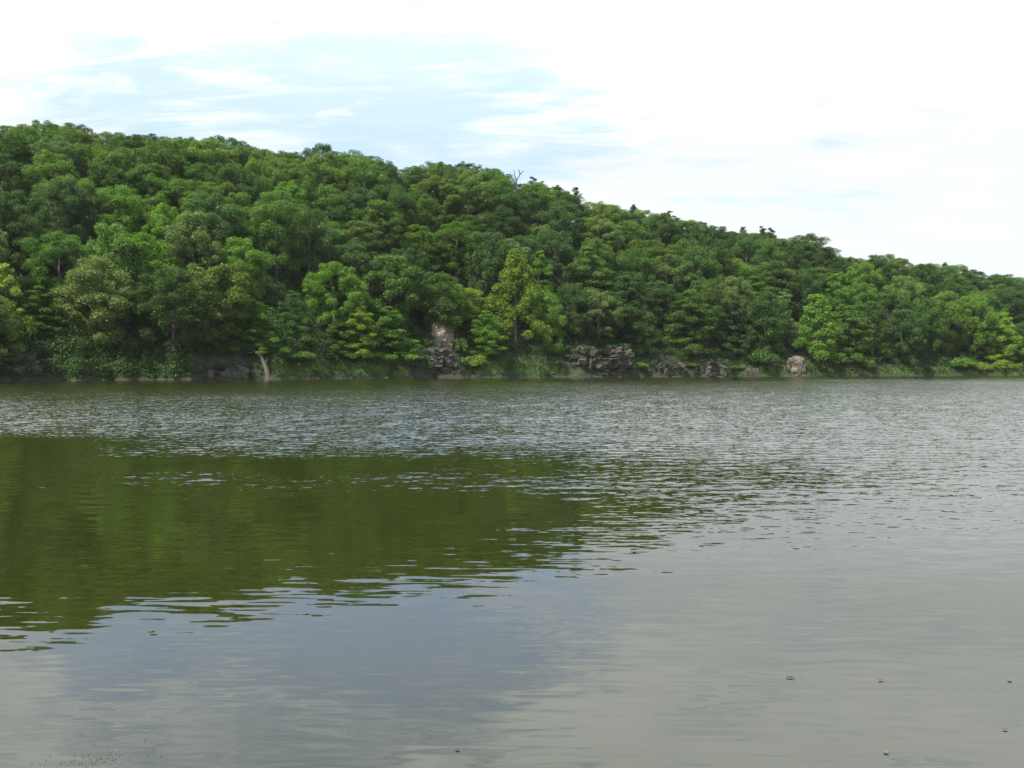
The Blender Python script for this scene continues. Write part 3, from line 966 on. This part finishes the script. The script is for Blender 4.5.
def build_world():
    w = bpy.data.worlds.new('World'); sc.world = w; w.use_nodes = True
    nt = w.node_tree; nd, ln = nt.nodes, nt.links
    bg = nd['Background']
    sky = nd.new('ShaderNodeTexSky'); sky.sky_type = 'NISHITA'; sky.sun_disc = False
    sky.sun_elevation = SUN_EL; sky.sun_rotation = SUN_AZ
    sky.air_density = 1.0; sky.dust_density = .6; sky.ozone_density = 1.0
    tc = nd.new('ShaderNodeTexCoord')
    sep = nd.new('ShaderNodeSeparateXYZ'); ln.new(tc.outputs['Generated'], sep.inputs[0])
    def math_(op, a, b=None, c=None):
        n = nd.new('ShaderNodeMath'); n.operation = op
        for i, v in enumerate((a, b, c)):
            if v is None: continue
            if isinstance(v, (int, float)): n.inputs[i].default_value = v
            else: ln.new(v, n.inputs[i])
        return n.outputs[0]
    den = math_('ADD', math_('MAXIMUM', sep.outputs['Z'], 0), .22)
    cmb = nd.new('ShaderNodeCombineXYZ')
    ln.new(math_('DIVIDE', sep.outputs['X'], den), cmb.inputs[0]); ln.new(math_('DIVIDE', sep.outputs['Y'], den), cmb.inputs[1])
    nz = nd.new('ShaderNodeTexNoise'); nz.inputs['Scale'].default_value = 2.3; nz.inputs['Detail'].default_value = 8; nz.inputs['Roughness'].default_value = .58; nz.inputs['Distortion'].default_value = .5
    mp = nd.new('ShaderNodeMapping'); mp.inputs['Scale'].default_value = (1, 1.5, 1); mp.inputs['Location'].default_value = (3.1, 1.7, 0)
    ln.new(cmb.outputs[0], mp.inputs['Vector']); ln.new(mp.outputs[0], nz.inputs['Vector'])
    # openings of blue between the cloud: directions with their widths
    gap = None
    for px, py, width, k in ((95, 85, .07, .5), (340, 60, .13, .44), (400, 120, .14, .46), (500, 105, .12, .26), (210, 15, .12, .3), (150, 130, .07, .3), (330, -60, .16, .22), (980, 230, .22, -.25)):
        d = dir_of(px, py)
        vm = nd.new('ShaderNodeVectorMath'); vm.operation = 'DISTANCE'; vm.inputs[1].default_value = d
        ln.new(tc.outputs['Generated'], vm.inputs[0])
        g = math_('MULTIPLY', math_('POWER', 2.718, math_('MULTIPLY', math_('POWER', math_('DIVIDE', vm.outputs['Value'], width), 2), -1)), k)
        gap = g if gap is None else math_('ADD', gap, g)
    # more open overhead
    over = nd.new('ShaderNodeMapRange'); over.inputs['From Min'].default_value = .38; over.inputs['From Max'].default_value = .8; over.inputs['To Max'].default_value = .9
    ln.new(sep.outputs['Z'], over.inputs['Value'])
    gap = math_('ADD', gap, over.outputs[0])
    # thin streaks drawn out by the wind aloft
    m2 = nd.new('ShaderNodeMapping'); m2.inputs['Rotation'].default_value = (0, 0, math.radians(28)); m2.inputs['Scale'].default_value = (2.2, 8.5, 1)
    n2 = nd.new('ShaderNodeTexNoise'); n2.inputs['Scale'].default_value = 1.6; n2.inputs['Detail'].default_value = 7; n2.inputs['Roughness'].default_value = .62; n2.inputs['Distortion'].default_value = .9
    ln.new(cmb.outputs[0], m2.inputs['Vector']); ln.new(m2.outputs[0], n2.inputs['Vector'])
    v0 = math_('ADD', math_('MULTIPLY', math_('SUBTRACT', nz.outputs['Fac'], .5), 2.4), math_('MULTIPLY', math_('SUBTRACT', n2.outputs['Fac'], .5), 2.6))
    v = math_('ADD', v0, math_('SUBTRACT', .90, gap))
    cov = nd.new('ShaderNodeMapRange'); cov.interpolation_type = 'SMOOTHSTEP'
    cov.inputs['From Min'].default_value = -.15; cov.inputs['From Max'].default_value = 1.08; cov.inputs['To Min'].default_value = .40; cov.inputs['To Max'].default_value = .97
    ln.new(v, cov.inputs['Value'])
    sk = nd.new('ShaderNodeVectorMath'); sk.operation = 'MULTIPLY'; sk.inputs[1].default_value = (.80, .95, 1.18)
    ln.new(sky.outputs[0], sk.inputs[0])
    mx = nd.new('ShaderNodeMix'); mx.data_type = 'RGBA'
    ln.new(cov.outputs[0], mx.inputs[0]); ln.new(sk.outputs[0], mx.inputs[6])
    STR = .15
    cl = nd.new('ShaderNodeMapRange'); cl.inputs['From Min'].default_value = .35; cl.inputs['From Max'].default_value = .65; cl.inputs['To Min'].default_value = .93; cl.inputs['To Max'].default_value = 1.0
    ln.new(nz.outputs['Fac'], cl.inputs['Value'])
    cc = nd.new('ShaderNodeVectorMath'); cc.operation = 'SCALE'; cc.inputs[0].default_value = (.96 / STR, .988 / STR, 1.01 / STR)
    b1 = nd.new('ShaderNodeMapRange'); b1.inputs['From Min'].default_value = .22; b1.inputs['From Max'].default_value = .40; b1.inputs['To Min'].default_value = .685; b1.inputs['To Max'].default_value = 1.50
    b2 = nd.new('ShaderNodeMapRange'); b2.inputs['From Min'].default_value = .45; b2.inputs['From Max'].default_value = .8; b2.inputs['To Min'].default_value = 1; b2.inputs['To Max'].default_value = .38
    ln.new(sep.outputs['Z'], b1.inputs['Value']); ln.new(sep.outputs['Z'], b2.inputs['Value'])
    ln.new(math_('MULTIPLY', math_('MULTIPLY', b1.outputs[0], b2.outputs[0]), cl.outputs[0]), cc.inputs['Scale'])
    ln.new(cc.outputs[0], mx.inputs[7])
    ln.new(mx.outputs[2], bg.inputs['Color']); bg.inputs['Strength'].default_value = STR
build_world()

# ------------------------------------------------------------------ summer haze over the lake
def haze():
    m = bpy.data.materials.new('summer_haze'); m.use_nodes = True
    nd, ln = m.node_tree.nodes, m.node_tree.links
    nd.remove(nd['Principled BSDF'])
    v = nd.new('ShaderNodeVolumePrincipled'); v.inputs['Color'].default_value = (.93, .96, 1, 1); v.inputs['Density'].default_value = HAZE; v.inputs['Anisotropy'].default_value = .2
    ln.new(v.outputs[0], nd['Material Output'].inputs['Volume'])
    x0, x1, y0, y1, z0, z1 = -2600, 2600, -2600, 2600, -6, 110
    V = np.array([(x, y, z) for x in (x0, x1) for y in (y0, y1) for z in (z0, z1)])
    Fc = np.array([(0, 1, 3, 2), (4, 6, 7, 5), (0, 4, 5, 1), (2, 3, 7, 6), (0, 2, 6, 4), (1, 5, 7, 3)])
    o = link(bpy.data.objects.new('haze', np_mesh('haze', V, Fc, m)))
    tag(o, 'faint pale summer haze over the lake', 'haze', kind='stuff')
HAZE = .00006
haze()

# ------------------------------------------------------------------ camera and render settings
cam = bpy.data.cameras.new('camera'); cam.sensor_width = 36; cam.lens = F / 1024 * 36; cam.clip_start = .1; cam.clip_end = 6000
co = link(bpy.data.objects.new('camera', cam)); co.location = (0, 0, CAM_H)
co.rotation_euler = (math.radians(90) - math.atan((384 - HY) / F), 0, 0)
sc.camera = co
sc.view_settings.view_transform = 'Standard'; sc.view_settings.look = 'None'; sc.view_settings.exposure = .63; sc.view_settings.gamma = 1
sc.render.engine = 'CYCLES'
sc.cycles.max_bounces = 6; sc.cycles.diffuse_bounces = 3; sc.cycles.glossy_bounces = 3; sc.cycles.transmission_bounces = 2
sc.cycles.use_denoising = True
sc.cycles.denoising_input_passes = 'RGB_ALBEDO_NORMAL'; sc.cycles.denoising_prefilter = 'NONE'
sc.cycles.use_adaptive_sampling = False; sc.cycles.adaptive_threshold = .015
sc.cycles.sample_clamp_indirect = 6
